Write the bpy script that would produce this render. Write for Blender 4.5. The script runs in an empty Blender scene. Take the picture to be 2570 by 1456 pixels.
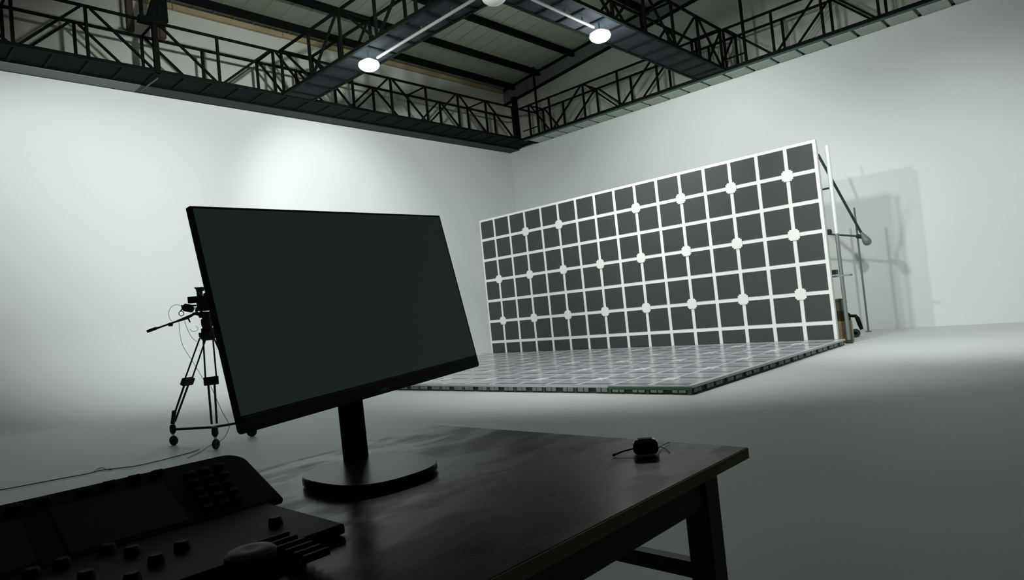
import bpy, bmesh, math, random
from mathutils import Vector, Matrix
random.seed(7)
S = bpy.context.scene
COL = S.collection
PI = math.pi

# ------------------------------------------------------------------ camera
IMG_W, IMG_H, FPX = 2570, 1456, 1641.5
CAM = Vector((0, 0, 1.02))
YAW, PITCH, ROLL = math.radians(43.237), math.radians(2.026), math.radians(-5.58)
FW = Vector((-math.sin(YAW)*math.cos(PITCH), math.cos(YAW)*math.cos(PITCH), math.sin(PITCH)))
R0 = Vector((math.cos(YAW), math.sin(YAW), 0)); U0 = R0.cross(FW)
RT = R0*math.cos(ROLL) + U0*math.sin(ROLL)
UP = U0*math.cos(ROLL) - R0*math.sin(ROLL)
cd = bpy.data.cameras.new('camera'); cam = bpy.data.objects.new('camera', cd); COL.objects.link(cam)
cam.matrix_world = Matrix(((RT.x, UP.x, -FW.x, CAM.x), (RT.y, UP.y, -FW.y, CAM.y), (RT.z, UP.z, -FW.z, CAM.z), (0, 0, 0, 1)))
cd.sensor_fit = 'HORIZONTAL'; cd.sensor_width = 36; cd.lens = 36*FPX/IMG_W
cd.clip_start = 0.02; cd.clip_end = 200
S.camera = cam

def ray(x, y): return RT*((x-IMG_W/2)/FPX) - UP*((y-IMG_H/2)/FPX) + FW
def on_z(x, y, z): d = ray(x, y); return CAM + d*((z-CAM.z)/d.z)      # a point of the place at a known height
def on_y(x, y, Y): d = ray(x, y); return CAM + d*((Y-CAM.y)/d.y)
def on_x(x, y, X): d = ray(x, y); return CAM + d*((X-CAM.x)/d.x)
def at_d(x, y, dep): return CAM + ray(x, y)*dep

# ------------------------------------------------------------------ materials
MATS = {}
def mat(name, col, rough=.6, metal=0., spec=.5, coat=0., noise=None, bump=None, emit=None):
    if name in MATS: return MATS[name]
    m = bpy.data.materials.new(name); m.use_nodes = True
    nt = m.node_tree; b = nt.nodes['Principled BSDF']
    b.inputs['Base Color'].default_value = (*col, 1); b.inputs['Roughness'].default_value = rough
    b.inputs['Metallic'].default_value = metal; b.inputs['Specular IOR Level'].default_value = spec
    b.inputs['Coat Weight'].default_value = coat
    if noise:                                     # (scale, second colour, amount, stretch)
        sc, c2, amt, st = noise
        tc = nt.nodes.new('ShaderNodeTexCoord'); mp = nt.nodes.new('ShaderNodeMapping')
        mp.inputs['Scale'].default_value = st
        n = nt.nodes.new('ShaderNodeTexNoise'); n.inputs['Scale'].default_value = sc; n.inputs['Detail'].default_value = 6
        mx = nt.nodes.new('ShaderNodeMix'); mx.data_type = 'RGBA'
        cr = nt.nodes.new('ShaderNodeMapRange'); cr.inputs[1].default_value = .35; cr.inputs[2].default_value = .7; cr.inputs[4].default_value = amt
        nt.links.new(tc.outputs['Object'], mp.inputs[0]); nt.links.new(mp.outputs[0], n.inputs['Vector'])
        nt.links.new(n.outputs['Fac'], cr.inputs[0]); nt.links.new(cr.outputs[0], mx.inputs[0])
        mx.inputs[6].default_value = (*col, 1); mx.inputs[7].default_value = (*c2, 1)
        nt.links.new(mx.outputs[2], b.inputs['Base Color'])
        if bump:
            bp = nt.nodes.new('ShaderNodeBump'); bp.inputs['Strength'].default_value = bump; bp.inputs['Distance'].default_value = .01
            nt.links.new(n.outputs['Fac'], bp.inputs['Height']); nt.links.new(bp.outputs[0], b.inputs['Normal'])
    if emit:
        b.inputs['Emission Color'].default_value = (*emit[0], 1); b.inputs['Emission Strength'].default_value = emit[1]
    MATS[name] = m
    return m

WALL = mat('white_wall_paint', (.73, .755, .742), .85, spec=.2, noise=(.6, (.71, .735, .722), .6, (1, 1, 1)))
FLOORM = mat('pale_floor_paint', (.70, .715, .70), .5, spec=.25, noise=(.5, (.675, .69, .675), .7, (1, 1, 1)))
SHED = mat('grey_shed_cladding', (.62, .63, .57), .8, spec=.2, noise=(.7, (.55, .56, .50), .7, (1, 1, .4)))
CHAR = mat('grey_drape', (.11, .115, .11), .95, spec=.1)
ROOFM = mat('grey_roof_sheet', (.38, .40, .33), .7, spec=.2, noise=(.9, (.32, .34, .28), .7, (1, 1, 1)))
STEEL = mat('black_steel_paint', (.0045, .0065, .005), .75, spec=.08)
STEEL2 = mat('dark_blue_grey_plate', (.030, .036, .041), .85, spec=.06, noise=(1.2, (.024, .029, .034), .7, (1, 1, 1)))
TEAL = mat('dark_teal_paint', (.045, .10, .083), .6, spec=.3)
SOFF = mat('off_white_soffit', (.40, .445, .41), .8, spec=.2)
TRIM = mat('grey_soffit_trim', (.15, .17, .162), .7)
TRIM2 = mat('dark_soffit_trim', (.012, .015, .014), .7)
TIMBER = mat('weathered_timber', (.46, .37, .21), .8, noise=(3, (.30, .24, .13), .8, (1, .4, 1)))
RUST = mat('rusty_brown_steel', (.085, .055, .026), .8, noise=(6, (.06, .04, .02), .8, (1, 1, 1)))
WHITE = mat('white_frame_paint', (.84, .85, .82), .6, spec=.3)
CELL = mat('charcoal_screen_tile', (.048, .054, .052), .55, spec=.3)
DECK = mat('lilac_grey_gloss_tile', (.46, .45, .485), .2, spec=.5)
DLINE = mat('pale_lilac_line', (.64, .63, .66), .28, spec=.5)
EDGE = mat('dark_green_edge', (.012, .022, .018), .6)
EDGEG = mat('green_edge_strip', (.035, .085, .05), .6)
BRACK = mat('grey_green_bracket', (.15, .19, .165), .6)
BLACK = mat('black_plastic', (.007, .008, .007), .6, spec=.12)
BEZEL = mat('black_bezel_plastic', (.060, .064, .050), .5, spec=.2)
SCREEN = mat('dark_screen_glass', (.020, .026, .021), .32, spec=.3, emit=((.0105, .0150, .0115), 1.0))  # faint glow added in place of missing ambient light on the screen
BASEM = mat('blue_black_glossy_base', (.018, .023, .028), .28, spec=.09)
LOGOM = mat('silver_logo', (.85, .88, .86), .5)
RUBBER = mat('black_rubber', (.026, .030, .028), .8)
ALU = mat('white_aluminium', (.80, .83, .82), .4, metal=.1)
GREYM = mat('grey_or_shaded_metal_tube', (.22, .25, .235), .5, metal=.3)
DGREY = mat('dark_grey_metal', (.05, .058, .053), .5, metal=.3)
CABLE = mat('grey_cable', (.15, .16, .155), .7)
CRATEW = mat('pale_plywood', (.42, .32, .19), .8, noise=(5, (.34, .25, .14), .8, (1, 1, .3)))
CRATEB = mat('dark_brown_case', (.055, .045, .022), .8)
CRATEO = mat('olive_grey_case', (.13, .125, .09), .8)
PIPE = mat('white_conduit', (.30, .315, .30), .5)
SHADE = mat('white_enamel_shade', (.80, .84, .80), .45)
GLOW = mat('lit_lamp_diffuser', (.9, .95, .95), .5, emit=((.86, .97, 1.0), 22.0))
UNLIT = mat('unlit_lamp_diffuser', (.75, .79, .76), .5)
SILVER = mat('silver_metal', (.55, .57, .56), .35, metal=.7)

def wood_material():
    m = bpy.data.materials.new('dark_stained_wood'); m.use_nodes = True
    nt = m.node_tree; b = nt.nodes['Principled BSDF']; L = nt.links.new
    tc = nt.nodes.new('ShaderNodeTexCoord'); mp = nt.nodes.new('ShaderNodeMapping'); mp.inputs['Scale'].default_value = (14, 1.6, 4)
    n = nt.nodes.new('ShaderNodeTexNoise'); n.inputs['Scale'].default_value = 3; n.inputs['Detail'].default_value = 8; n.inputs['Distortion'].default_value = .6
    L(tc.outputs['Object'], mp.inputs[0]); L(mp.outputs[0], n.inputs['Vector'])
    cr = nt.nodes.new('ShaderNodeValToRGB')
    cr.color_ramp.elements[0].position = .3; cr.color_ramp.elements[0].color = (.010, .0065, .0055, 1)
    cr.color_ramp.elements[1].position = .75; cr.color_ramp.elements[1].color = (.046, .025, .018, 1)
    L(n.outputs['Fac'], cr.inputs[0]); L(cr.outputs[0], b.inputs['Base Color'])
    n2 = nt.nodes.new('ShaderNodeTexNoise'); n2.inputs['Scale'].default_value = 7; n2.inputs['Detail'].default_value = 9; n2.inputs['Distortion'].default_value = .35
    mp2 = nt.nodes.new('ShaderNodeMapping'); mp2.inputs['Scale'].default_value = (2.6, 1, 1); mp2.inputs['Rotation'].default_value = (0, 0, .5)
    L(tc.outputs['Object'], mp2.inputs[0]); L(mp2.outputs[0], n2.inputs['Vector'])
    mr = nt.nodes.new('ShaderNodeMapRange'); mr.inputs[1].default_value = .46; mr.inputs[2].default_value = .62; mr.inputs[3].default_value = .25; mr.inputs[4].default_value = .38
    L(n2.outputs['Fac'], mr.inputs[0]); L(mr.outputs[0], b.inputs['Roughness'])
    bp = nt.nodes.new('ShaderNodeBump'); bp.inputs['Strength'].default_value = .12; bp.inputs['Distance'].default_value = .0015
    L(n2.outputs['Fac'], bp.inputs['Height']); L(bp.outputs[0], b.inputs['Normal'])
    b.inputs['Specular IOR Level'].default_value = .08
    return m
WOOD = wood_material()
WOODE = mat('worn_wood_edge', (.20, .17, .115), .6, noise=(20, (.12, .10, .065), .8, (1, .3, 1)))

# ------------------------------------------------------------------ mesh building
class MB:
    def __init__(self): self.bm = bmesh.new()
    def poly(self, vs, faces):
        b = [self.bm.verts.new(v) for v in vs]
        for f in faces: self.bm.faces.new([b[i] for i in f])
        return self
    def box(self, a, b):
        x0, y0, z0 = a; x1, y1, z1 = b
        return self.poly([(x0, y0, z0), (x1, y0, z0), (x1, y1, z0), (x0, y1, z0), (x0, y0, z1), (x1, y0, z1), (x1, y1, z1), (x0, y1, z1)],
                         [(0, 3, 2, 1), (4, 5, 6, 7), (0, 1, 5, 4), (1, 2, 6, 5), (2, 3, 7, 6), (3, 0, 4, 7)])
    def cbox(self, c, s): return self.box([c[i]-s[i]/2 for i in range(3)], [c[i]+s[i]/2 for i in range(3)])
    def obox(self, c, ax, ay, az, s):                 # oriented box
        c = Vector(c); v = []
        for dz in (-.5, .5):
            for dx, dy in ((-.5, -.5), (.5, -.5), (.5, .5), (-.5, .5)):
                v.append(c + ax*dx*s[0] + ay*dy*s[1] + az*dz*s[2])
        return self.poly(v, [(0, 3, 2, 1), (4, 5, 6, 7), (0, 1, 5, 4), (1, 2, 6, 5), (2, 3, 7, 6), (3, 0, 4, 7)])
    def bar(self, p, q, w, h=None, up=Vector((0, 0, 1))):   # rectangular section
        p, q = Vector(p), Vector(q); h = h or w; d = (q-p).normalized()
        if abs(d.dot(up)) > .98: up = Vector((1, 0, 0))
        s = d.cross(up).normalized(); u = s.cross(d)
        return self.obox((p+q)/2, d, s, u, ((q-p).length, w, h))
    def tube(self, pts, r, n=10, cap=True):
        pts = [Vector(p) for p in pts]; rings = []
        rr = r if isinstance(r, (list, tuple)) else [r]*len(pts)
        prev = None
        for i, p in enumerate(pts):
            d = (pts[min(i+1, len(pts)-1)] - pts[max(i-1, 0)]).normalized()
            if prev is None:
                a = d.orthogonal().normalized()
            else:
                a = (prev - d*prev.dot(d)).normalized()
            prev = a; b = d.cross(a)
            rings.append([self.bm.verts.new(p + (a*math.cos(t)+b*math.sin(t))*rr[i]) for t in [2*PI*k/n for k in range(n)]])
        for A, B in zip(rings, rings[1:]):
            for k in range(n): self.bm.faces.new((A[k], A[(k+1) % n], B[(k+1) % n], B[k]))
        if cap:
            self.bm.faces.new(rings[0][::-1]); self.bm.faces.new(rings[-1])
        return self
    def lathe(self, c, prof, n=24, ax=Vector((0, 0, 1))):   # prof: (radius, height along ax)
        c = Vector(c); ax = Vector(ax).normalized(); a = ax.orthogonal().normalized(); b = ax.cross(a); rings = []
        for r, h in prof:
            if r < 1e-6: rings.append([self.bm.verts.new(c+ax*h)])
            else: rings.append([self.bm.verts.new(c+ax*h+(a*math.cos(2*PI*k/n)+b*math.sin(2*PI*k/n))*r) for k in range(n)])
        for A, B in zip(rings, rings[1:]):
            for k in range(n):
                k2 = (k+1) % n
                if len(A) == 1 and len(B) == 1: continue
                if len(A) == 1: self.bm.faces.new((A[0], B[k2], B[k]))
                elif len(B) == 1: self.bm.faces.new((A[k], A[k2], B[0]))
                else: self.bm.faces.new((A[k], A[k2], B[k2], B[k]))
        for ring, rev in ((rings[0], True), (rings[-1], False)):
            if len(ring) > 1: self.bm.faces.new(ring[::-1] if rev else ring)
        return self
    def prism(self, pts, vec):                         # extrude a closed 3-D outline
        vec = Vector(vec); n = len(pts)
        A = [self.bm.verts.new(Vector(p)) for p in pts]; B = [self.bm.verts.new(Vector(p)+vec) for p in pts]
        self.bm.faces.new(A[::-1]); self.bm.faces.new(B)
        for k in range(n): self.bm.faces.new((A[k], A[(k+1) % n], B[(k+1) % n], B[k]))
        return self
    def build(self, name, m, parent=None, smooth=False, bevel=0, seg=2):
        off = Vector((0, 0, 0)); p = parent
        while p is not None: off += p.location; p = p.parent
        bmesh.ops.recalc_face_normals(self.bm, faces=self.bm.faces)
        if off.length: bmesh.ops.translate(self.bm, verts=self.bm.verts, vec=-off)
        me = bpy.data.meshes.new(name); self.bm.to_mesh(me); self.bm.free()
        me.materials.append(m)
        o = bpy.data.objects.new(name, me); COL.objects.link(o)
        if parent: o.parent = parent
        if smooth:
            for f in me.polygons: f.use_smooth = True
            try: me.set_sharp_from_angle(angle=math.radians(40))
            except Exception: pass
        if bevel:
            md = o.modifiers.new('edge', 'BEVEL'); md.width = bevel; md.segments = seg; md.limit_method = 'ANGLE'
        return o

def tag(o, label=None, cat=None, group=None, kind=None):
    if label: o['label'] = label
    if cat: o['category'] = cat
    if group: o['group'] = group
    if kind: o['kind'] = kind
    return o
def thing(name, loc, label, cat, group=None):
    o = bpy.data.objects.new(name, None); COL.objects.link(o); o.location = loc; o.empty_display_size = .1
    return tag(o, label, cat, group)
def copy_tree(o, parent=None):
    c = o.copy(); COL.objects.link(c)
    if parent: c.parent = parent
    for ch in list(o.children): copy_tree(ch, c)
    return c
def struct(o): o['kind'] = 'structure'; return o

# ------------------------------------------------------------------ the studio shell
XL, YR, HT = -13.06, 14.43, 5.79
XE, YS = 5.5, -9.0
struct(MB().box((-14, YS-.3, -.2), (XE+.3, 15.2, 0)).build('floor', FLOORM))
# left wall: a coved cyclorama, wall and curve in one run
prof = [(XL-.10, HT), (XL, HT)]
RC = 1.5
for k in range(0, 13):
    a = k/12*PI/2
    prof.append((XL+RC-RC*math.cos(a), RC-RC*math.sin(a)+.0004))
prof += [(XL+RC, -.05), (XL-.10, -.05)]
struct(MB().prism([(x, YS, z) for x, z in prof], (0, YR-YS, 0)).build('wall_left', WALL, smooth=True))
struct(MB().box((XL-.10, YR, -.05), (XE, YR+.10, HT+.05)).build('wall_right', WALL))
# soffit strips between wall heads and trusses
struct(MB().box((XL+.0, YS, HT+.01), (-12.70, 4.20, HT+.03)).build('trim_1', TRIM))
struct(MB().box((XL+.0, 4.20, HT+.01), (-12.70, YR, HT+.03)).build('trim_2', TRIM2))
# the shed around the studio
def roof_z(x): return 7.86 + .098*(x+13.4)
XSH, YSH = -13.4, 14.8
struct(MB().box((XSH-.1, YS-.3, 0), (XSH, YSH+.1, 7.95)).build('wall_eave', SHED))
struct(MB().prism([(XSH, YSH, 0), (XE+.3, YSH, 0), (XE+.3, YSH, roof_z(XE)), (XSH, YSH, roof_z(XSH))], (0, .1, 0)).build('wall_gable', SHED))
struct(MB().box((XE, YS-.3, 0), (XE+.2, YSH, roof_z(XE))).build('wall_east', CHAR))
struct(MB().prism([(XSH, YS, 0), (XE, YS, 0), (XE, YS, roof_z(XE)), (XSH, YS, roof_z(XSH))], (0, -.2, 0)).build('wall_behind', CHAR))
m = MB()
m.prism([(XSH-.2, YS-.3, roof_z(XSH-.2)), (XE+.3, YS-.3, roof_z(XE+.3)), (XE+.3, YS-.3, roof_z(XE+.3)+.05), (XSH-.2, YS-.3, roof_z(XSH-.2)+.05)], (0, YSH+.5-YS, 0))
y = YS + .2
while y < YSH:
    m.prism([(XSH, y, roof_z(XSH)-.018), (XE, y, roof_z(XE)-.018), (XE, y, roof_z(XE)+.002), (XSH, y, roof_z(XSH)+.002)], (0, .035, 0))
    y += .42
struct(m.build('ceiling', ROOFM))
ORD = ['first', 'second', 'third', 'fourth', 'fifth', 'sixth', 'seventh', 'eighth']
for i, x in enumerate((-12.92, -11.90, -10.62, -9.4, -8.2, -7.0, -5.8)):
    o = MB().prism([(x-.045, YS, roof_z(x)-.17), (x+.045, YS, roof_z(x)-.17), (x+.045, YS, roof_z(x)-.019), (x-.045, YS, roof_z(x)-.019)], (0, YSH-YS, 0)).build('roof_purlin', STEEL)
    tag(o, f'black steel roof purlin, {ORD[i]} one up from the timber eave strip', 'beam', 'black roof purlins')
# gable rafter, eave timber, corner column, rusty columns
t = thing('gable_rafter', (-8, YSH-.06, 7.6), 'grey rafter beam sloping up along the gable wall under the roof', 'beam')
def rz(x): return 7.47 + .104*(x+12.9)
MB().prism([(XSH, YSH-.10, rz(XSH)), (XE, YSH-.10, rz(XE)), (XE, YSH-.10, roof_z(XE)-.02), (XSH, YSH-.10, roof_z(XSH)-.02)], (0, .10, 0)).build('beam_web', mat('rafter_grey_paint', (.17, .185, .165), .7), t)
MB().prism([(XSH, YSH-.14, rz(XSH)-.03), (XE, YSH-.14, rz(XE)-.03), (XE, YSH-.14, rz(XE)), (XSH, YSH-.14, rz(XSH))], (0, .13, 0)).build('bottom_flange', STEEL, t)
MB().prism([(XSH, YSH-.16, roof_z(XSH)-.07), (XE, YSH-.16, roof_z(XE)-.07), (XE, YSH-.16, roof_z(XE)-.02), (XSH, YSH-.16, roof_z(XSH)-.02)], (0, .10, 0)).build('top_flange', STEEL, t)
t = thing('eave_timber', (XSH+.05, 3, 7.73), 'weathered tan timber strip running along the eave of the left wall', 'beam')
y = YS
while y < YSH-.2:
    y2 = min(y+2.35, YSH-.16)
    MB().box((XSH+.004, y+.008, 7.735+random.uniform(-.008, .008)), (XSH+.09, y2-.008, 7.835)).build('timber_board', TIMBER, t)
    y = y2
tag(MB().box((-12.93, YSH-.27, 5.5), (-12.80, YSH-.15, rz(-12.85))).build('corner_column', STEEL), 'dark steel column rising in the far corner behind the trusses', 'column')
for yy, lab in ((4.31, 'rusty brown steel column behind the truss, left of the knee bracket'), (4.88, 'rusty brown steel column behind the truss, right of the knee bracket')):
    tag(MB().box((-13.39, yy-.055, 7.08), (-13.27, yy+.055, 7.80)).build('rusty_column', RUST), lab, 'column', 'rusty columns by the eave')

# ------------------------------------------------------------------ roof trusses
Z0, Z1 = 5.83, 6.74
def truss(name, label, P0, d, w, L, posts, braces, outer_shift=0., plates='plate', batten=.525, steel=STEEL, pm=None):
    """P0: inner bottom corner; d along, w across (full width vector)."""
    d = Vector(d).normalized(); P0 = Vector(P0); w = Vector(w); up = Vector((0, 0, 1)); H = Z1-Z0; wn = w.normalized()
    t = thing(name, P0 + d*L/2 + w/2, label, 'truss', 'black lattice trusses')
    for s in (0, 1):
        b = P0 + w*s
        MB().bar(b+up*.03, b+d*L+up*.03, .05, .06).build('bottom_chord', steel, t)
        MB().bar(b+up*H, b+d*L+up*H, .042, .042).build('top_chord', STEEL, t)
        for p in posts:
            MB().bar(b+d*p+up*.05, b+d*p+up*(H-.015), .045, .045).build('post', STEEL, t)
        for a0, a1, rise in braces:
            z0_, z1_ = (.05, H-.02) if rise else (H-.02, .05)
            g = .07
            MB().bar(b+d*(a0+g)+up*z0_, b+d*(a1-g)+up*z1_, .038, .038).build('brace', STEEL, t)
    for p in posts[::2]:
        MB().bar(P0+d*p+up*H, P0+w+d*p+up*H, .03, .03).build('cross_tie', STEEL, t)
    if plates == 'plate':
        MB().obox(P0+d*L/2+w/2+up*.03, d, wn, up, (L, w.length-.04, .012)).build('soffit_plate', pm or STEEL2, t)
        x = .25
        while x < L-.1:
            MB().obox(P0+d*x+w/2+up*.012, d, wn, up, (.045, w.length-.05, .026)).build('batten', STEEL, t)
            x += batten
    else:
        MB().obox(P0+d*L/2+wn*.09+up*.012, d, wn, up, (L, .13, .02)).build('edge_strip', TEAL, t)
        x = .1
        while x < L-.5:
            c = P0+d*(x+.265)+wn*(.155+(w.length-.155+.0)/2)+up*.008
            MB().obox(c, d, wn, up, (.475, w.length-.17, .035)).build('soffit_panel', SOFF, t, bevel=.015)
            x += .53
        MB().obox(P0+d*L/2+wn*(.155+(w.length-.155)/2)+up*.035, d, wn, up, (L, w.length-.15, .012)).build('soffit_plate', TEAL, t)
    return t
# along the left wall
lp = [.14, 1.2, 2.22, 3.22, 4.28, 5.36, 6.47, 7.35, 8.3, 9.35, 10.4, 11.45, 12.45, 13.5]
lr = [1, 0, 0, 1, 0, 1, 0, 0, 1, 0, 1, 0, 0]
lr = [0, 0, 1, 0, 0, 1, 0, 0, 1, 0, 1, 0, 0]
br = [(a, b, r) for a, b, r in zip(lp, lp[1:], lr)]
tl = truss('wall_truss', 'long black lattice truss running above the left white wall', (-12.02, 0, Z0), (0, 1, 0), (-.70, 0, 0), 14.4, lp, br, batten=.5, pm=mat('near_black_plate', (.011, .015, .013), .85, spec=.05))
MB().bar((-12.02, 4.27, Z0), (-12.02, 4.27, 7.05), .085, .085).build('heavy_post', STEEL, tl)
m = MB()
m.box((-12.10, 4.02, 6.70), (-11.95, 4.46, 6.80))
m.prism([(-12.06, 4.14, 6.78), (-12.06, 4.26, 6.78), (-12.06, 4.42, 7.35), (-12.06, 4.32, 7.35)], (.09, 0, 0))
m.bar((-12.02, 4.08, 6.78), (-12.02, 4.08, 7.5), .05, .05)
m.prism([(-12.06, 4.30, 6.78), (-12.06, 4.50, 6.78), (-12.06, 4.50, 7.42), (-12.06, 4.40, 7.42)], (.09, 0, 0))
m.build('knee_bracket', STEEL, tl)
MB().bar(on_z(395, 196, 5.80), on_z(352, 229, 5.80), .03, .02).build('conduit_piece', DGREY, tl)
# along the right wall
rp = [.35, 1.09, 2.24, 3.3, 4.4, 5.45, 6.1, 7.14, 8.12, 9.1, 10.2, 11.25, 12.3, 13.35, 14.4, 15.45, 16.5]
rr_ = [0, 1, 0, 1, 0, 1, 0, 1, 0, 0, 1, 0, 1, 0, 1, 0]
br = [(a, b, r) for a, b, r in zip(rp, rp[1:], rr_)]
tr = truss('wall_truss', 'long black lattice truss above the right white wall with pale soffit panels', (-12.02, 13.80, Z0), (1, 0, 0), (0, .62, 0), 17.3, rp, br, plates='panel')
for x in (-11.37, -5.48):
    MB().bar((x, 13.80, Z0+.05), (x, 13.80, rz(x)+.4 if x > -8 else rz(x)+.1), .05, .05).build('tall_post', STEEL, tr)
MB().bar((-11.95, 13.80, 6.08), (-11.4, 13.80, 6.08), .025, .025).build('short_rail', STEEL, tr)
MB().bar((-5.9, 13.80, 6.08), (-5.5, 13.80, 6.08), .03, .03).build('short_rail', STEEL, tr)
# crossing trusses
cp = [.05+1.05*k for k in range(0, 14)]
br = [(a, b, k % 2) for k, (a, b) in enumerate(zip(cp, cp[1:]))]
t1 = truss('cross_truss', 'black lattice truss crossing from the left wall with the left lit lamp under it', (-11.98, 6.60, Z0), (1, .012, 0), (0, .66, 0), 13.6, cp, br, batten=.52)
cp = [.05+1.05*k for k in range(0, 7)]
br = [(a, b, (k+1) % 2) for k, (a, b) in enumerate(zip(cp, cp[1:]))]
t2 = truss('cross_truss', 'black lattice truss crossing from the right wall with the right lit lamp under it', (-5.955, 13.75, Z0), (0, -1, 0), (-.67, 0, 0), 6.38, cp, br, batten=.525)

# ------------------------------------------------------------------ pendant lamps and conduits
def lamp(loc, label, lit):
    t = thing('pendant_lamp', loc, label, 'lamp', 'round high bay lamps')
    x, y, z = loc
    MB().lathe((x, y, z), [(.100, .060), (.115, .062), (.110, .075), (.07, .085), (.05, .11), (.0, .11)], 28).build('lamp_shade', SHADE, t, smooth=True)
    MB().lathe((x, y, z), [(.0, -.105), (.06, -.10), (.12, -.08), (.165, -.045), (.183, -.005), (.17, .035), (.12, .062), (.0, .064)], 28).build('diffuser', GLOW if lit else UNLIT, t, smooth=True)
    MB().tube([(x, y, z+.11), (x, y, Z0-.002)], .014, 8).build('stem', DGREY, t)
    return t
L1 = on_z(926, 163, 5.60); L2 = on_z(1506, 90, 5.60); L3 = on_z(1240, -7, 5.60)
lamp(L1, 'lit round white lamp hanging under the truss from the left wall', True)
lamp(L2, 'lit round white lamp hanging under the truss from the right wall', True)
lamp(L3, 'unlit white round lamp where the two crossing trusses meet', False)
def conduit(p, q, label):
    t = thing('conduit_pipe', (Vector(p)+Vector(q))/2, label, 'pipe', 'white conduit pipes')
    MB().tube([p, q], .026, 10).build('pipe', PIPE, t, smooth=True)
    for f in (.2, .5, .8):
        c = Vector(p).lerp(Vector(q), f)
        MB().bar(c, c+Vector((0, 0, .085)), .02, .02).build('hanger', DGREY, t)
conduit(on_z(947, 144.5, 5.74), on_z(1190, -2, 5.74), 'white conduit pipe leading to the left lit lamp')
conduit(on_z(1490, 68, 5.74), on_z(1335, -2, 5.74), 'white conduit pipe leading to the right lit lamp')

# ------------------------------------------------------------------ tiled screen wall
PW, PH = .495, .497
X0, Y0, ZT = -11.405, 11.20, 3.352
lw = thing('led_wall', (X0+8*PW, Y0, 0), 'large free-standing screen wall of charcoal square tiles with white grid lines', 'screen wall')
ncol = 16
XE2 = X0+ncol*PW
MB().box((X0, Y0, 0.0), (XE2, Y0+.075, ZT)).build('white_frame', WHITE, lw)
g = .033
allrest = MB()
for r in range(7):
    zt = ZT - r*PH; zb = max(zt-PH, .02)
    for c in range(ncol):
        xa = X0+c*PW; xb = xa+PW
        ga = .052 if c == 0 else g; gb = .052 if c == ncol-1 else g
        gt = .05 if r == 0 else g
        gb_ = g if r < 6 else 0
        B = ((xa+ga, Y0-.008, zb+gb_), (xb-gb, Y0+.004, zt-gt))
        if r < 6 or c >= 12: MB().box(*B).build('screen_tile', CELL, lw)
        else: allrest.box(*B)
o = allrest.build('screen_tile', CELL, lw); o['kind'] = 'stuff'
for r in (1, 3, 5):
    for c in range(1, ncol, 2):
        if r == 1 and c in (1, 7): continue
        x = X0+c*PW; z = ZT-r*PH
        m = MB(); s, k = .092, .068
        pts = [(-s, -k), (-k, -k), (-k, -s), (k, -s), (k, -k), (s, -k), (s, k), (k, k), (k, s), (-k, s), (-k, k), (-s, k)]
        m.prism([(x+a, Y0-.014, z+b) for a, b in pts], (0, .02, 0)).build('corner_plate', WHITE, lw)
m = MB()
for k in range(0, 17, 2):
    x = min(max(X0+k*PW, X0+.04), XE2-.04)
    m.bar((x, Y0+.11, 0), (x, Y0+.11, ZT-.1), .05, .05)
for z in (.3, 1.3, 2.3, 3.1): m.bar((X0+.04, Y0+.11, z), (XE2-.04, Y0+.11, z), .05, .05)
m.build('rear_frame', GREYM, lw)

# ------------------------------------------------------------------ tiled screen floor
FX0, FX1, FY0, FY1, FZ = XE2+.115-16.2*PW, XE2+.115, 6.12, 11.185, .098
lf = thing('led_floor', ((FX0+FX1)/2, (FY0+FY1)/2, 0), 'low stage of glossy lilac grey floor tiles in front of the screen wall', 'stage')
MB().box((FX0+.02, FY0+.02, .0), (FX1-.02, FY1, FZ-.028)).build('base', EDGE, lf)
MB().box((FX0, FY0, FZ-.028), (FX1, FY1, FZ-.002)).build('deck', DECK, lf)
m = MB(); k = 0
xs = []; x = FX1-.03
while x > FX0: xs.append(x); x -= PW
ys = []; y = FY0+.03
while y < FY1: ys.append(y); y += PW
for x in xs: m.box((x-.035, FY0, FZ-.003), (x+.035, FY1, FZ+.0012))
m.build('grid_line', DLINE, lf)
m = MB()
for y in ys: m.box((FX0, y-.03, FZ-.003), (FX1, y+.03, FZ+.0006))
m.build('cross_line', mat('faint_lilac_line', (.52, .51, .545), .24), lf)
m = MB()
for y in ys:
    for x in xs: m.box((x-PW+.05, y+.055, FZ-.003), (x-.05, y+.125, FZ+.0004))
m.build('painted_reflection', mat('dark_lilac_reflection', (.17, .17, .185), .25), lf)  # dark streaks painted on the deck as the screen wall's reflection
NODEM = mat('pale_node_plate', (.80, .80, .80), .35)
n_ = 0
for i in range(1, len(xs), 2):
    for j in range(1, len(ys), 2):
        x, y = xs[i], ys[j]
        MB().box((x-.085, y-.085, FZ-.001), (x+.085, y+.085, FZ+.003)).build('node_plate', NODEM, lf)
m = MB()
m.box((FX1-2*PW-.05, FY0-.004, FZ-.045), (FX1+.002, FY0+.012, FZ-.012)).build('green_strip', EDGEG, lf)
def edge_bracket(p, dx, dy, big):
    m = MB(); s = .042 if big else .032
    m.box((p[0]-(s if dx else .012), p[1]-(s if dy else .012), FZ-.078), (p[0]+(s if dx else .012), p[1]+(s if dy else .012), FZ-.032))
    m.build('edge_bracket', BRACK, lf, bevel=.008)
for i, x in enumerate(xs):
    if i > 13: break
    for dx in (-.16, -.075, .075, .16):
        xx = x+dx
        if FX0+.05 < xx < FX1-.04: edge_bracket((xx, FY0+.008), True, False, abs(dx) < .1)
    if i < 12: MB().box((x-.02, FY0+.002, .0), (x+.02, FY0+.03, FZ-.03)).build('foot_post', DGREY, lf)
for j, y in enumerate(ys):
    for dy in (-.15, -.07, .07, .15):
        yy = y+dy
        if FY0+.04 < yy < FY1-.04: edge_bracket((FX1-.008, yy), False, True, abs(dy) < .1)

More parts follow.
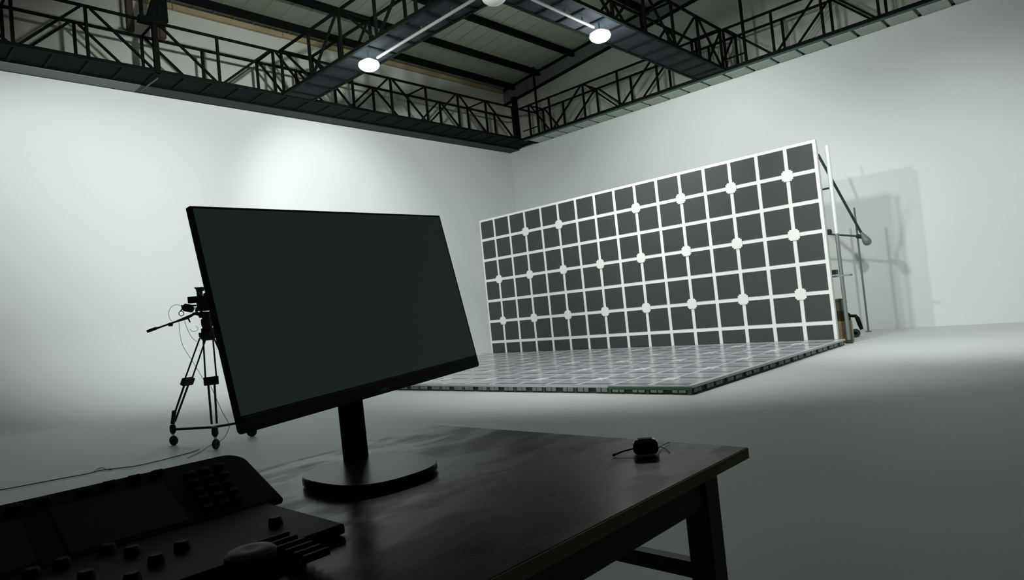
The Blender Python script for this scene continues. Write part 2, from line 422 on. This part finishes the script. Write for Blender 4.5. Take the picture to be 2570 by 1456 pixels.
# ------------------------------------------------------------------ gear beside the screen wall
px, py_ = -3.40, 11.47
sp = thing('support_pole', (px, py_, 0), 'tall white pole standing at the right edge of the screen wall', 'pole')
zt_ = on_y(2078, 365, py_).z
MB().tube([(px, py_, .0), (px, py_, 1.85)], .030, 12).build('lower_tube', GREYM, sp, smooth=True)  # white pole's lower part coloured grey to paint in its shade
MB().tube([(px, py_, 1.80), (px, py_, zt_)], .034, 12).build('upper_tube', ALU, sp, smooth=True)
z = on_y(2070, 474, py_).z
MB().tube([(px, py_, z), (px-.32, py_, z-.01)], .016, 8).build('tie_rod', DGREY, sp)
z = on_y(2085, 695, py_).z
MB().box((px-.26, py_-.03, z-.015), (px+.13, py_+.12, z+.015)).build('tray', GREYM, sp)
MB().box((px-.24, py_-.02, z+.03), (px-.07, py_+.10, z+.11)).build('tray_box', DGREY, sp, bevel=.01)
MB().lathe((px, py_, 0), [(.0, 0), (.06, 0), (.06, .012), (.035, .02), (.035, .06), (0, .06)], 20).build('base_plate', DGREY, sp)
# boom stand by the wall
bx = on_z(2180, 833, 0); BY = bx.y
bs = thing('boom_stand', (bx.x, BY, 0), 'thin grey stand by the right wall carrying a sloping boom arm', 'stand')
ztop = on_y(2151, 520, BY).z
MB().tube([(bx.x, BY, .02), (bx.x, BY, ztop)], .018, 10).build('pole', GREYM, bs, smooth=True)
MB().lathe((bx.x, BY, 0), [(0, 0), (.05, 0), (.05, .012), (.022, .02), (0, .02)], 18).build('base_plate', GREYM, bs)
p_end = on_y(2176, 606, BY-.06); p_top = on_y(2053, 388, BY-1.0); p_piv = on_y(2159, 580, BY-.06)
MB().tube([p_end.lerp(p_piv, .3), p_piv, p_top], .024, 10).build('boom_arm', DGREY, bs, smooth=True)
MB().tube([p_piv.lerp(p_end, f) for f in (.15, .35, .55, .75, .95, 1.1, 1.22, 1.3, 1.34)], [.022, .036, .052, .068, .078, .076, .062, .038, .01], 18).build('counterweight', GREYM, bs, smooth=True)
MB().tube([on_y(2150, 592, BY-.05), on_y(2166, 595, BY-.05)], .04, 10).build('clamp', RUBBER, bs)
MB().tube([on_y(2084, 588, BY-.05), on_y(2152, 593, BY-.05)], .018, 8).build('side_arm', DGREY, bs)
MB().lathe(on_y(2080, 583, BY-.05), [(0, -.06), (.05, -.05), (.06, 0), (.05, .05), (0, .06)], 14).build('knob', RUBBER, bs, smooth=True)
# cases
cx0, cx1, cy0, cy1 = -3.80, -3.40, 11.60, 11.76
o = MB().box((cx0, cy0, 0), (cx1, cy1, .36)).build('plywood_crate', CRATEW, bevel=.006); tag(o, 'pale plywood crate on the floor behind the screen wall edge', 'crate')
MB().box((cx1-.015, cy0-.012, 0), (cx1+.02, cy0+.02, .37)).build('corner_batten', mat('grey_brown_batten', (.17, .145, .10), .8), o)
o = MB().box((cx0+.02, cy0+.01, .361), (cx1-.085, cy1-.02, .525)).build('brown_case', CRATEB, bevel=.006); tag(o, 'dark brown case stacked between the plywood crate and the olive case', 'case')
MB().box((cx1-.20, cy0+.004, .44), (cx1-.14, cy0+.012, .47)).build('latch', DGREY, o)
o = MB().box((cx0+.03, cy0+.01, .526), (cx1-.095, cy1-.02, .73)).build('olive_case', CRATEO, bevel=.006); tag(o, 'olive grey case on top of the stack behind the screen wall edge', 'case')
MB().box((cx0+.03, cy0+.006, .69), (cx1-.095, cy0+.012, .70)).build('lid_seam', CRATEB, o)
# small cart with bent handle
w0 = on_z(2147, 847, 0); CY = w0.y
ct = thing('hand_cart', (w0.x, CY, 0), 'small cart with a bent black handle on the floor by the crate', 'cart')
P = lambda x, y: on_y(x, y, CY)
MB().tube([P(2128, 786), P(2134, 793), P(2147, 793), P(2152, 799), P(2158, 815), P(2163, 827)], [.018, .026, .03, .038, .036, .028], 10).build('handle', BLACK, ct, smooth=True)
MB().tube([P(2130, 790), P(2135, 815), P(2138, 832)], .024, 8).build('frame', EDGE, ct, smooth=True)
wc = P(2147, 838)
MB().lathe((wc.x, CY+.02, .075), [(.03, -.035), (.06, -.035), (.075, -.02), (.075, .02), (.06, .035), (.03, .035), (.03, -.035)], 20, Vector((.25, -1, 0))).build('wheel', DGREY, ct, smooth=True)
MB().box((wc.x-.14, CY-.02, .05), (wc.x-.03, CY+.10, .085)).build('base_plate', EDGE, ct)

# ------------------------------------------------------------------ tripod, dolly and camera
DEP = 6.6
fL, fC, fR = on_z(437, 1118, 0), on_z(543, 1128, 0), on_z(633, 1096, 0)
ctr = (fL+fC+fR)/3; ctr.z = 0
dl = thing('tripod_dolly', ctr, 'black three-armed rolling dolly under the camera tripod', 'dolly')
HUB = .165
heads = []
for f in (fL, fC, fR):
    top = Vector((f.x, f.y, HUB))
    MB().bar(ctr+Vector((0, 0, HUB)), top, .028, .022).build('arm', RUBBER, dl)
    hd = MB().lathe(top, [(0, -.045), (.016, -.045), (.03, -.02), (.03, .03), (.02, .05), (0, .05)], 14).build('ankle_block', RUBBER, dl, smooth=True)
    cs = MB().tube([top+Vector((0, 0, -.04)), Vector((f.x, f.y, .085))], [.015, .010], 10).build('caster_fork', SILVER, dl)
    out = (f-ctr).normalized(); ax = Vector((-out.y, out.x, 0)) if f is not fC else Vector((.8, .6, 0))
    MB().lathe((f.x, f.y, .05), [(.018, -.018), (.04, -.018), (.05, -.009), (.05, .009), (.04, .018), (.018, .018), (.018, -.018)], 18, ax).build('wheel', RUBBER, dl, smooth=True)
    heads.append(top+Vector((0, 0, .053)))
bowl = at_d(530, 838, DEP); bowl.x, bowl.y = ctr.x, ctr.y
bowl = Vector((ctr.x+.035, ctr.y+.01, 1.095))
tp = thing('camera_tripod', (bowl.x, bowl.y, HUB+.03), 'black twin-tube video tripod beside the monitor, standing on a wheeled dolly', 'tripod')
MB().lathe(bowl, [(0, -.05), (.05, -.05), (.075, -.02), (.085, .0), (.085, .035), (0, .035)], 18).build('bowl', RUBBER, tp, smooth=True)
for i, h in enumerate(heads):
    out = (h-bowl); out.z = 0; out.normalize(); side = Vector((-out.y, out.x, 0))
    hip = bowl+out*.065+Vector((0, 0, -.02))
    knee = hip.lerp(h, .50)
    lg = MB(); 
    for s in (-.055, .055):
        lg.tube([hip+side*s*(.8), knee+side*s*.9], .0085, 8)
    lo = lg.build('leg', RUBBER, tp, smooth=True)
    MB().obox(knee, side, (h-hip).normalized(), side.cross((h-hip).normalized()), (.135, .075, .05)).build('knee_collar', RUBBER, lo, bevel=.006)
    m = MB()
    for s in (-.028, .028): m.tube([knee+side*s, h.lerp(knee, .06)+side*s*.8], .011, 8)
    m.build('lower_tube', RUBBER if i == 0 else DGREY, lo, smooth=True)
    if i == 0:
        MB().tube([h.lerp(knee, .32)+side*.02+out*.02, h.lerp(knee, .02)], .022, 8).build('leg_clamp', RUBBER, lo)
# fluid head
q = lambda x, y, dd=0: at_d(x, y, DEP+dd)
hd = MB().lathe(bowl, [(0, .035), (.06, .035), (.06, .075), (.045, .08), (.055, .11), (.055, .165), (.04, .18), (0, .18)], 18).build('fluid_head', RUBBER, tp, smooth=True)
hb = bowl+Vector((0, 0, .212))
MB().obox(hb, RT, FW, UP, (.11, .12, .062)).build('tilt_block', RUBBER, hd, bevel=.012)
MB().tube([q(486, 789), q(468, 798), q(440, 808), q(400, 822), q(388, 826)], [.012, .017, .0095, .0095, .013], 10).build('pan_handle', RUBBER, tp, smooth=True)
MB().tube([q(484, 787), q(497, 788), q(514, 797)], [.012, .017, .02], 10).build('handle_mount', RUBBER, tp, smooth=True)
hl = MB().tube([q(392, 824), q(370, 832)], .0155, 12).build('handle_grip', RUBBER, tp, smooth=True)
MB().lathe(q(428, 814), [(0, -.02), (.02, -.02), (.024, .01), (0, .02)], 12, UP).build('handle_collar', RUBBER, tp, smooth=True)
MB().tube([q(473, 800), q(477, 809)], .008, 8).build('lever', RUBBER, tp)
# camera on top
ax_r = R0; ax_f = Vector((FW.x, FW.y, 0)).normalized(); Z = Vector((0, 0, 1))
cbase = q(525, 792)
cm = thing('video_camera', cbase, 'black video camera rig on the tripod, half hidden behind the monitor', 'camera')
MB().obox(bowl+Vector((0, 0, .274)), ax_r, ax_f, Z, (.14, .16, .04)).build('mounting_plate', RUBBER, cm, bevel=.006)
MB().obox(q(541, 756), ax_r, ax_f, Z, (.13, .26, .17)).build('body', BLACK, cm, bevel=.015)
MB().lathe(q(535, 766, .13), [(.0, 0), (.06, 0), (.06, .10), (.07, .11), (.07, .17), (.0, .17)], 20, ax_f).build('lens', BLACK, cm, smooth=True)
MB().obox(q(493, 752), ax_r, ax_f, Z, (.155, .06, .066)).build('viewfinder', BLACK, cm, bevel=.006)
MB().obox(q(506, 764), ax_r, ax_f, Z, (.085, .05, .075)).build('viewfinder_arm', BLACK, cm, bevel=.006)
m = MB().obox(q(501, 735), ax_r, ax_f, Z, (.04, .05, .07)); m.obox(q(502, 726), ax_r, ax_f, Z, (.062, .05, .04)); m.tube([q(494, 725), q(488, 722)], [.012, .006], 8)
m.build('hot_shoe_mount', BLACK, cm, bevel=.005)
m = MB().tube([q(459, 776), q(466, 772), q(476, 774), q(484, 778)], [.024, .042, .04, .03], 12)
m.build('hand_grip', BLACK, cm, smooth=True)
MB().tube([q(455, 768), q(492, 767)], .009, 8).build('support_rod', BLACK, cm)
m = MB()
ring = [q(499+6.5*math.cos(a), 780+6.5*math.sin(a)) for a in [2*PI*k/16 for k in range(17)]]
m.tube(ring, .011, 8, cap=False).build('rosette', BLACK, cm, smooth=True)
m = MB(); ring = [q(455+6*math.cos(a), 787+6*math.sin(a)) for a in [2*PI*k/16 for k in range(17)]]
m.tube(ring, .004, 8, cap=False); m.tube([q(452, 782), q(458, 775)], .006, 8); m.build('focus_ring', BLACK, cm, smooth=True)
MB().obox(q(516, 770), ax_r, ax_f, Z, (.08, .10, .07)).build('battery', BLACK, cm, bevel=.01)
def spline(pts, n=10):
    out = []; P_ = [Vector(p) for p in pts]
    for i in range(len(P_)-1):
        p0 = P_[max(i-1, 0)]; p1 = P_[i]; p2 = P_[i+1]; p3 = P_[min(i+2, len(P_)-1)]
        for k in range(n):
            t = k/n
            out.append(.5*((2*p1)+(p2-p0)*t+(2*p0-5*p1+4*p2-p3)*t*t+(3*p1-p0-3*p2+p3)*t**3))
    out.append(P_[-1]); return out
def cable(name, pts, r, label, cat='cable', group=None, m=CABLE):
    o = MB().tube(spline(pts), r, 6).build(name, m, None, smooth=True); return tag(o, label, cat, group)
cable('camera_cable', [q(456, 768), q(443, 765), q(430, 771), q(423, 785), q(426, 800), q(432, 807)], .0022, 'thin looping cable curling out left of the video camera', group='camera cables')
cable('camera_cable', [q(449, 808), q(451, 835), q(460, 870), q(484, 908), q(512, 955), q(516, 962)], .0024, 'longest thin cable hanging from the pan handle to the tripod leg', group='camera cables')
cable('camera_cable', [q(463, 805), q(468, 820), q(480, 845), q(494, 858)], .0024, 'short thin cable from the pan handle down to the tripod bowl', group='camera cables')
cable('camera_cable', [q(476, 826), q(484, 832), q(494, 830), q(497, 824), q(491, 818)], .0022, 'small curled cable beside the tripod head', group='camera cables')
kb = on_z(500, 1130, .006)
cable('tripod_cable', [q(529, 970), q(536, 985), q(556, 1030), q(574, 1062), q(575, 1072), q(566, 1094), q(552, 1108), on_z(537, 1113, .008), on_z(521, 1122, .006), on_z(500, 1136, .006), on_z(470, 1150, .006)], .003, 'thin cable dropping from the tripod to the floor behind the front wheel')
fl = [on_z(-60, 1236, .008), on_z(4, 1229, .008), on_z(60, 1219, .008), on_z(150, 1202, .008), on_z(215, 1190, .008), on_z(256, 1180, .008), on_z(300, 1175, .008), on_z(360, 1166, .008), on_z(470, 1138, .006), on_z(500, 1128, .006)]
cable('floor_cable', fl, .0042, 'dark cable lying across the floor behind the console')
cable('floor_cable', [on_z(236, 1183, .012), on_z(245, 1177, .012), on_z(258, 1174, .012), on_z(266, 1178, .012), on_z(280, 1179, .008)], .0035, 'small kinked loop of cable on the floor behind the console')

# ------------------------------------------------------------------ desk
DX0, DX1, DY0, DY1, DZ = -1.192, -.449, -.75, .970, .78
dk = thing('wooden_desk', ((DX0+DX1)/2, (DY0+DY1)/2, 0), 'dark stained wooden desk under the monitor and console', 'desk')
tt = MB().box((DX0, DY0, DZ-.0165), (DX1, DY1, DZ)).build('tabletop', WOOD, dk, bevel=.0015, seg=2)
MB().box((DX1-.003, DY0+.004, DZ-.0160), (DX1+.0015, DY1-.002, DZ-.0006)).build('edge_band', WOODE, tt, bevel=.0006)
LS = .040
DARKW = mat('dark_desk_frame', (.014, .013, .011), .5, spec=.3)
lx = (DX0+.025, DX1-.04-LS); ly = (DY0+.04, DY1-.03-LS)
for x in lx:
    for y in ly:
        MB().box((x, y, 0), (x+LS, y+LS, DZ-.0165)).build('leg', DARKW, dk, bevel=.002)
for x in (lx[0]+.008, lx[1]+LS-.022):
    MB().box((x, ly[0]+LS, DZ-.0165-.062), (x+.016, ly[1], DZ-.0165)).build('apron', DARKW, dk)
for y in (ly[0]+.008, ly[1]+LS-.024):
    MB().box((lx[0]+LS, y, DZ-.0165-.062), (lx[1], y+.016, DZ-.0165)).build('apron', DARKW, dk)
for y in (ly[0]+.01, ly[1]+.01):
    MB().box((lx[0]+LS, y, .585), (lx[1], y+.02, .61)).build('stretcher', DARKW, dk)

# ------------------------------------------------------------------ monitor
MC = Vector((-.9517, .6376, 1.0654)); myaw, mtilt, mroll = math.radians(99.571), math.radians(9.85), math.radians(2.749)
MW, MH = .545, .3225
mr0 = Vector((math.cos(myaw), math.sin(myaw), 0)); mn0 = Vector((math.sin(myaw), -math.cos(myaw), 0))
mu0 = Vector((0, 0, 1))*math.cos(mtilt) - mn0*math.sin(mtilt)
mr = mr0*math.cos(mroll)+mu0*math.sin(mroll); mu = mu0*math.cos(mroll)-mr0*math.sin(mroll); mn = mr.cross(mu)
MPt = lambda a, b, c=0: MC + mr*a + mu*b + mn*c
NB = Vector((-.985, .632, DZ))
mo = thing('computer_monitor', NB, 'large black computer monitor tilted back on the wooden desk', 'monitor')
CH = .0205
def rounded(w, h0, h1, r):
    o_ = []
    for sx, sy, a0 in ((1, 1, 0), (-1, 1, PI/2), (-1, -1, PI), (1, -1, 1.5*PI)):
        rr = r if sy < 0 else .002
        for k in range(7):
            a = a0 + PI/2*k/6
            o_.append((sx*(w/2-rr)+rr*math.cos(a), (h1-rr if sy > 0 else h0+rr)+rr*math.sin(a)))
    return o_
MB().prism([MPt(a, b, -.010) for a, b in rounded(MW, -MH/2, MH/2, .0065)], mn*.010).build('front_bezel', BEZEL, mo, bevel=.001, seg=2)
MB().obox(MPt(0, CH/2-.0005, .0), mr, mu, mn, (MW-.009, MH-CH-.007, .0008)).build('screen', SCREEN, mo)
MB().obox(MPt(0, -MH/2+CH/2+.0008, .0), mr, mu, mn, (MW-.014, CH-.003, .0012)).build('chin', BEZEL, mo)
MB().obox(MPt(0, -MH/2+CH+.0004, .0002), mr, mu, mn, (MW-.012, .0010, .0012)).build('chin_line', mat('grey_bezel_line', (.16, .18, .165), .5), mo)
m = MB()
a, b = .235, .125
m.poly([MPt(-a, -b, -.009), MPt(a, -b, -.009), MPt(a, b, -.009), MPt(-a, b, -.009), MPt(-.17, -.09, -.036), MPt(.17, -.09, -.036), MPt(.17, .07, -.036), MPt(-.17, .07, -.036)],
       [(0, 1, 2, 3), (4, 7, 6, 5), (0, 4, 5, 1), (1, 5, 6, 2), (2, 6, 7, 3), (3, 7, 4, 0)])
m.build('rear_housing', BEZEL, mo, bevel=.006)
MB().obox(MPt(.0, -.02, -.045), mr, mu, mn, (.07, .07, .02)).build('pivot_mount', BEZEL, mo, bevel=.004)
# neck
neck = MB()
nx, ny = -1.0, .6325
neck.prism([(nx-.012, ny-.0225, DZ+.006), (nx+.002, ny-.0225, DZ+.006), (nx+.002, ny+.0225, DZ+.006), (nx-.012, ny+.0225, DZ+.006)], (-.008, 0, .26))
neck.build('neck', BLACK, mo, bevel=.003)
# base: a rounded plate with a sloped front
bc = Vector((-.912, .598, 0)); ea, eb, ee = .102, .097, 2.6
def sup(t, s=1.): 
    c, s_ = math.cos(t), math.sin(t)
    return Vector((bc.x+ea*s*math.copysign(abs(c)**(2/ee), c), bc.y+eb*s*math.copysign(abs(s_)**(2/ee), s_), 0))
m = MB(); N = 56
def base_z(p): 
    return DZ+.0165 - max(0, p.x-(bc.x+.035))*.05
rings = []
for s, z in ((.97, DZ+.0015), (1., DZ+.004), (1., 'e'), (.985, 'f')):
    ring = []
    for k in range(N):
        p = sup(2*PI*k/N, s)
        zz = z if not isinstance(z, str) else (base_z(p)-(.0015 if z == 'e' else 0))
        ring.append(m.bm.verts.new((p.x, p.y, zz)))
    rings.append(ring)
for A, B in zip(rings, rings[1:]):
    for k in range(N): m.bm.faces.new((A[k], A[(k+1) % N], B[(k+1) % N], B[k]))
m.bm.faces.new(rings[0][::-1]); 
m.bm.faces.new(rings[-1])
mb_ = m.build('stand_base', BASEM, mo, smooth=True)
for sx, sy in ((-.07, -.06), (.07, -.06), (-.07, .06), (.07, .06)):
    MB().lathe((bc.x+sx, bc.y+sy, DZ), [(0, 0), (.010, 0), (.010, .0025), (0, .0025)], 12).build('rubber_foot', RUBBER, mb_)
# maker's mark on the chin
fc = bpy.data.curves.new('logo', 'FONT'); fc.body = 'LAIN'; fc.size = .0105; fc.extrude = .0002; fc.align_x = 'CENTER'; fc.align_y = 'CENTER'
fo = bpy.data.objects.new('logo_tmp', fc); COL.objects.link(fo)
dg = bpy.context.evaluated_depsgraph_get(); me = bpy.data.meshes.new_from_object(fo.evaluated_get(dg)); bpy.data.objects.remove(fo)
lg = MB(); lg.bm.from_mesh(me)
lg.tube([(-.0118, -.0052, 0), (-.0108, -.0062, 0), (-.0085, -.0066, 0)], .0004, 5)
pt = None
# where the mark sits: the point of the chin seen at the photo's logo
dlog = ray(964, 978); tpl = (MC+mn*.0007-CAM).dot(mn)/dlog.dot(mn); LP = CAM+dlog*tpl
for v in lg.bm.verts:
    c = v.co.copy(); v.co = LP + mr*c.x + mu*c.y*.82 + mn*(c.z+.0003)
lg.build('logo', LOGOM, mo)

# ------------------------------------------------------------------ console
cy1 = .437; cy0 = -.42
back, front = Vector((-1.02, 0, .849)), Vector((-.885, 0, .793))
ch = thing('control_console', (-.85, 0, DZ), 'black control console with keypad and small screen in the corner of the desk', 'console')
sl = (front-back); sl.y = 0; sld = sl.normalized(); sn = Vector((-sld.z, 0, sld.x)); 
if sn.z < 0: sn = -sn
# raised panel with rounded far corner, swept as an outline in the sloped plane
def sp_(u, y, h=0): return back + sld*u + Vector((0, y, 0)) + sn*h     # u along slope from back edge
LSL = sl.length
out = []
rc = .030
out += [(0, cy0)]
for k in range(0, 9):
    a = PI/2*k/8
    out.append((rc-rc*math.cos(a), cy1-rc+rc*math.sin(a)))
out += [(LSL-.002, cy1), (LSL-.002, cy0)]
m = MB(); m.prism([sp_(u, y) for u, y in out], -sn*.010); m.build('raised_panel', BLACK, ch, bevel=.003, seg=3)
m = MB(); m.prism([(back.x+.012, cy0+.01, DZ+.001), (front.x, cy0+.01, DZ+.001), (front.x, cy0+.01, front.z-.0125), (back.x+.012, cy0+.01, back.z-.030)], (0, cy1-cy0-.03, 0)); m.build('body', BLACK, ch)
MB().box((front.x-.01, cy0, DZ+.001), (-.695, cy1-.022, DZ+.013)).build('lower_deck', BLACK, ch, bevel=.003)
# display
DARKS = mat('black_display', (.004, .004, .004), .35, spec=.25)
KEYM = mat('black_key', (.012, .014, .013), .6, spec=.15)
m = MB(); m.prism([sp_(u, y, -.001) for u, y in ((.034, .185), (.034, .315), (LSL-.012, .315), (LSL-.012, .185))], sn*.0016); m.build('display', DARKS, ch)
m = MB(); m.prism([sp_(u, y, -.001) for u, y in ((.040, -.20), (.040, .155), (LSL-.012, .155), (LSL-.012, -.20))], sn*.0016); m.build('display', DARKS, ch)
def key(u, y, name, s=(.009, .013), h=.006):
    c = sp_(u, y, h/2-.0005)
    MB().obox(c, sld, Vector((0, 1, 0)), sn, (s[0], s[1], h)).build(name, KEYM, ch, bevel=.0015)
dP = lambda x, y: (lambda d: CAM + d*((back-CAM).dot(sn)/d.dot(sn)))(ray(x, y))   # a pixel onto the sloped panel
for x, y in ((37, 1279), (107, 1260), (212, 1234), (275, 1218), (338, 1203), (395, 1190)):
    p = dP(x, y); key((p-back).dot(sld), p.y, 'function_button', (.008, .016))
for x, y in ((475, 1195), (512, 1185), (549, 1174), (486, 1215), (524, 1204), (561, 1195), (498, 1235), (534, 1225), (571, 1216), (508, 1255), (546, 1247), (583, 1236), (560, 1268), (596, 1255), (520, 1278)):
    p = dP(x, y); key((p-back).dot(sld), p.y, 'keypad_key')
# knobs, jog wheel and a row of long keys on the lower deck
zd = DZ+.013
for x, y in ((270, 1360), (390, 1385), (155, 1395), (78, 1420), (330, 1365), (455, 1352), (215, 1425), (330, 1430), (690, 1292)):
    p = on_z(x, y, zd+.012)
    MB().lathe((p.x, p.y, zd-.001), [(.0085, 0), (.0085, .003), (.0075, .009), (.006, .0105), (0, .0105)], 16).build('rotary_knob', KEYM, ch, smooth=True)
p = on_z(630, 1398, zd)
MB().lathe((p.x, p.y, zd-.001), [(.026, 0), (.026, .006), (.022, .009), (.010, .010), (0, .008)], 28).build('jog_wheel', BEZEL, ch, smooth=True)
for k in range(6):
    a, b = Vector(on_z(650+k*22, 1374+k*8-8, zd)), Vector(on_z(725+k*20, 1350+k*8-8, zd))
    MB().bar(a, b, .006, .008).build('long_key', KEYM, ch, bevel=.001)

# ------------------------------------------------------------------ small device on the desk
gp = on_z(1615, 1143, DZ); 
gd = thing('radio_receiver', (gp.x, gp.y, DZ), 'small glossy black device with a stub antenna lying on the desk corner', 'device')
GL = mat('glossy_black_plastic', (.006, .006, .006), .12, spec=.6)
gx = Vector((.82, .57, 0)).normalized(); gy = Vector((-gx.y, gx.x, 0))
MB().obox((gp.x, gp.y+.008, DZ+.0125), gx, gy, Vector((0, 0, 1)), (.039, .026, .023)).build('case', GL, gd, bevel=.0075, seg=4)
MB().obox((gp.x, gp.y+.008, DZ+.0242), gx, gy, Vector((0, 0, 1)), (.022, .012, .0012)).build('top_button', BLACK, gd, bevel=.0005)
c = Vector((gp.x, gp.y+.008, DZ+.010)) - gx*.018
e = on_z(1541, 1142, DZ+.003)
MB().tube([c, c.lerp(e, .55)+Vector((0, 0, .001)), e], [.0012, .0013, .0015], 8).build('antenna', BLACK, gd, smooth=True)
MB().lathe(e, [(0, -.003), (.002, -.002), (.002, .002), (0, .003)], 8, (e-c)).build('antenna_tip', BLACK, gd, smooth=True)
s0 = Vector((gp.x, gp.y+.008, DZ+.006)) + gx*.018
MB().tube(spline([s0, on_z(1655, 1122, DZ+.004), on_z(1670, 1127, DZ+.002), on_z(1681, 1136, DZ+.001)], 6), .0006, 6).build('wire', BLACK, gd)
MB().tube(spline([s0, on_z(1660, 1119, DZ+.004), on_z(1680, 1111, DZ+.002)], 6), .0005, 6).build('wire', BLACK, gd)

# ------------------------------------------------------------------ light
COOL = (.945, 1.0, .98)
def spot(name, loc, target, power, cone, blend=.5, size=.16, col=COOL):
    l = bpy.data.lights.new(name, 'SPOT'); l.energy = power; l.color = col; l.spot_size = math.radians(cone); l.spot_blend = blend; l.shadow_soft_size = size
    o = bpy.data.objects.new(name, l); COL.objects.link(o); o.location = loc
    d = Vector(target)-Vector(loc); o.rotation_euler = d.to_track_quat('-Z', 'Y').to_euler()
    return o
dn = Vector((0, 0, -.15))
spot('lamp_or_fill_light', L1+dn, (-13.06, 8.1, 3.75), 500, 70, .85)
spot('lamp_or_fill_light', L2+dn, (-7.2, 14.4, 2.4), 520, 100, .7)
spot('lamp_or_fill_light', (-9.3, .6, 5.55), (-13.06, 2.7, 3.5), 500, 74, .85)
spot('lamp_or_fill_light', (-4.15, 3.48, 4.9), (-13.06, 7.2, 3.3), 2100, 78, .9)  # extra fill spot without a fixture, added to brighten the left wall
spot('lamp_or_fill_light', (-4.15, 3.48, 5.1), (-6.0, 11.0, .8), 1150, 102, .9)
spot('lamp_or_fill_light', (-1.4, 8.6, 5.2), (-1.8, 12.6, .9), 620, 100, .9)
spot('lamp_or_fill_light', (-6.8, -4.5, 4.7), (-4.5, 13.0, 2.0), 1850, 37, .85)
for L, e in ((L1, 34), (L2, 90)):                                   # light the lamps throw up onto the steelwork
    l = bpy.data.lights.new('lamp_glow', 'POINT'); l.energy = e; l.color = COOL; l.shadow_soft_size = .35
    o = bpy.data.objects.new('lamp_glow', l); COL.objects.link(o); o.location = L+dn

w = bpy.data.worlds.new('world'); S.world = w; w.use_nodes = True
w.node_tree.nodes['Background'].inputs[0].default_value = (.6, .7, .68, 1); w.node_tree.nodes['Background'].inputs[1].default_value = .02
S.view_settings.view_transform = 'Standard'; S.view_settings.look = 'None'; S.view_settings.gamma = 1; S.view_settings.use_curve_mapping = False
S.view_settings.exposure = 0
S.cycles.max_bounces = 8; S.cycles.diffuse_bounces = 5
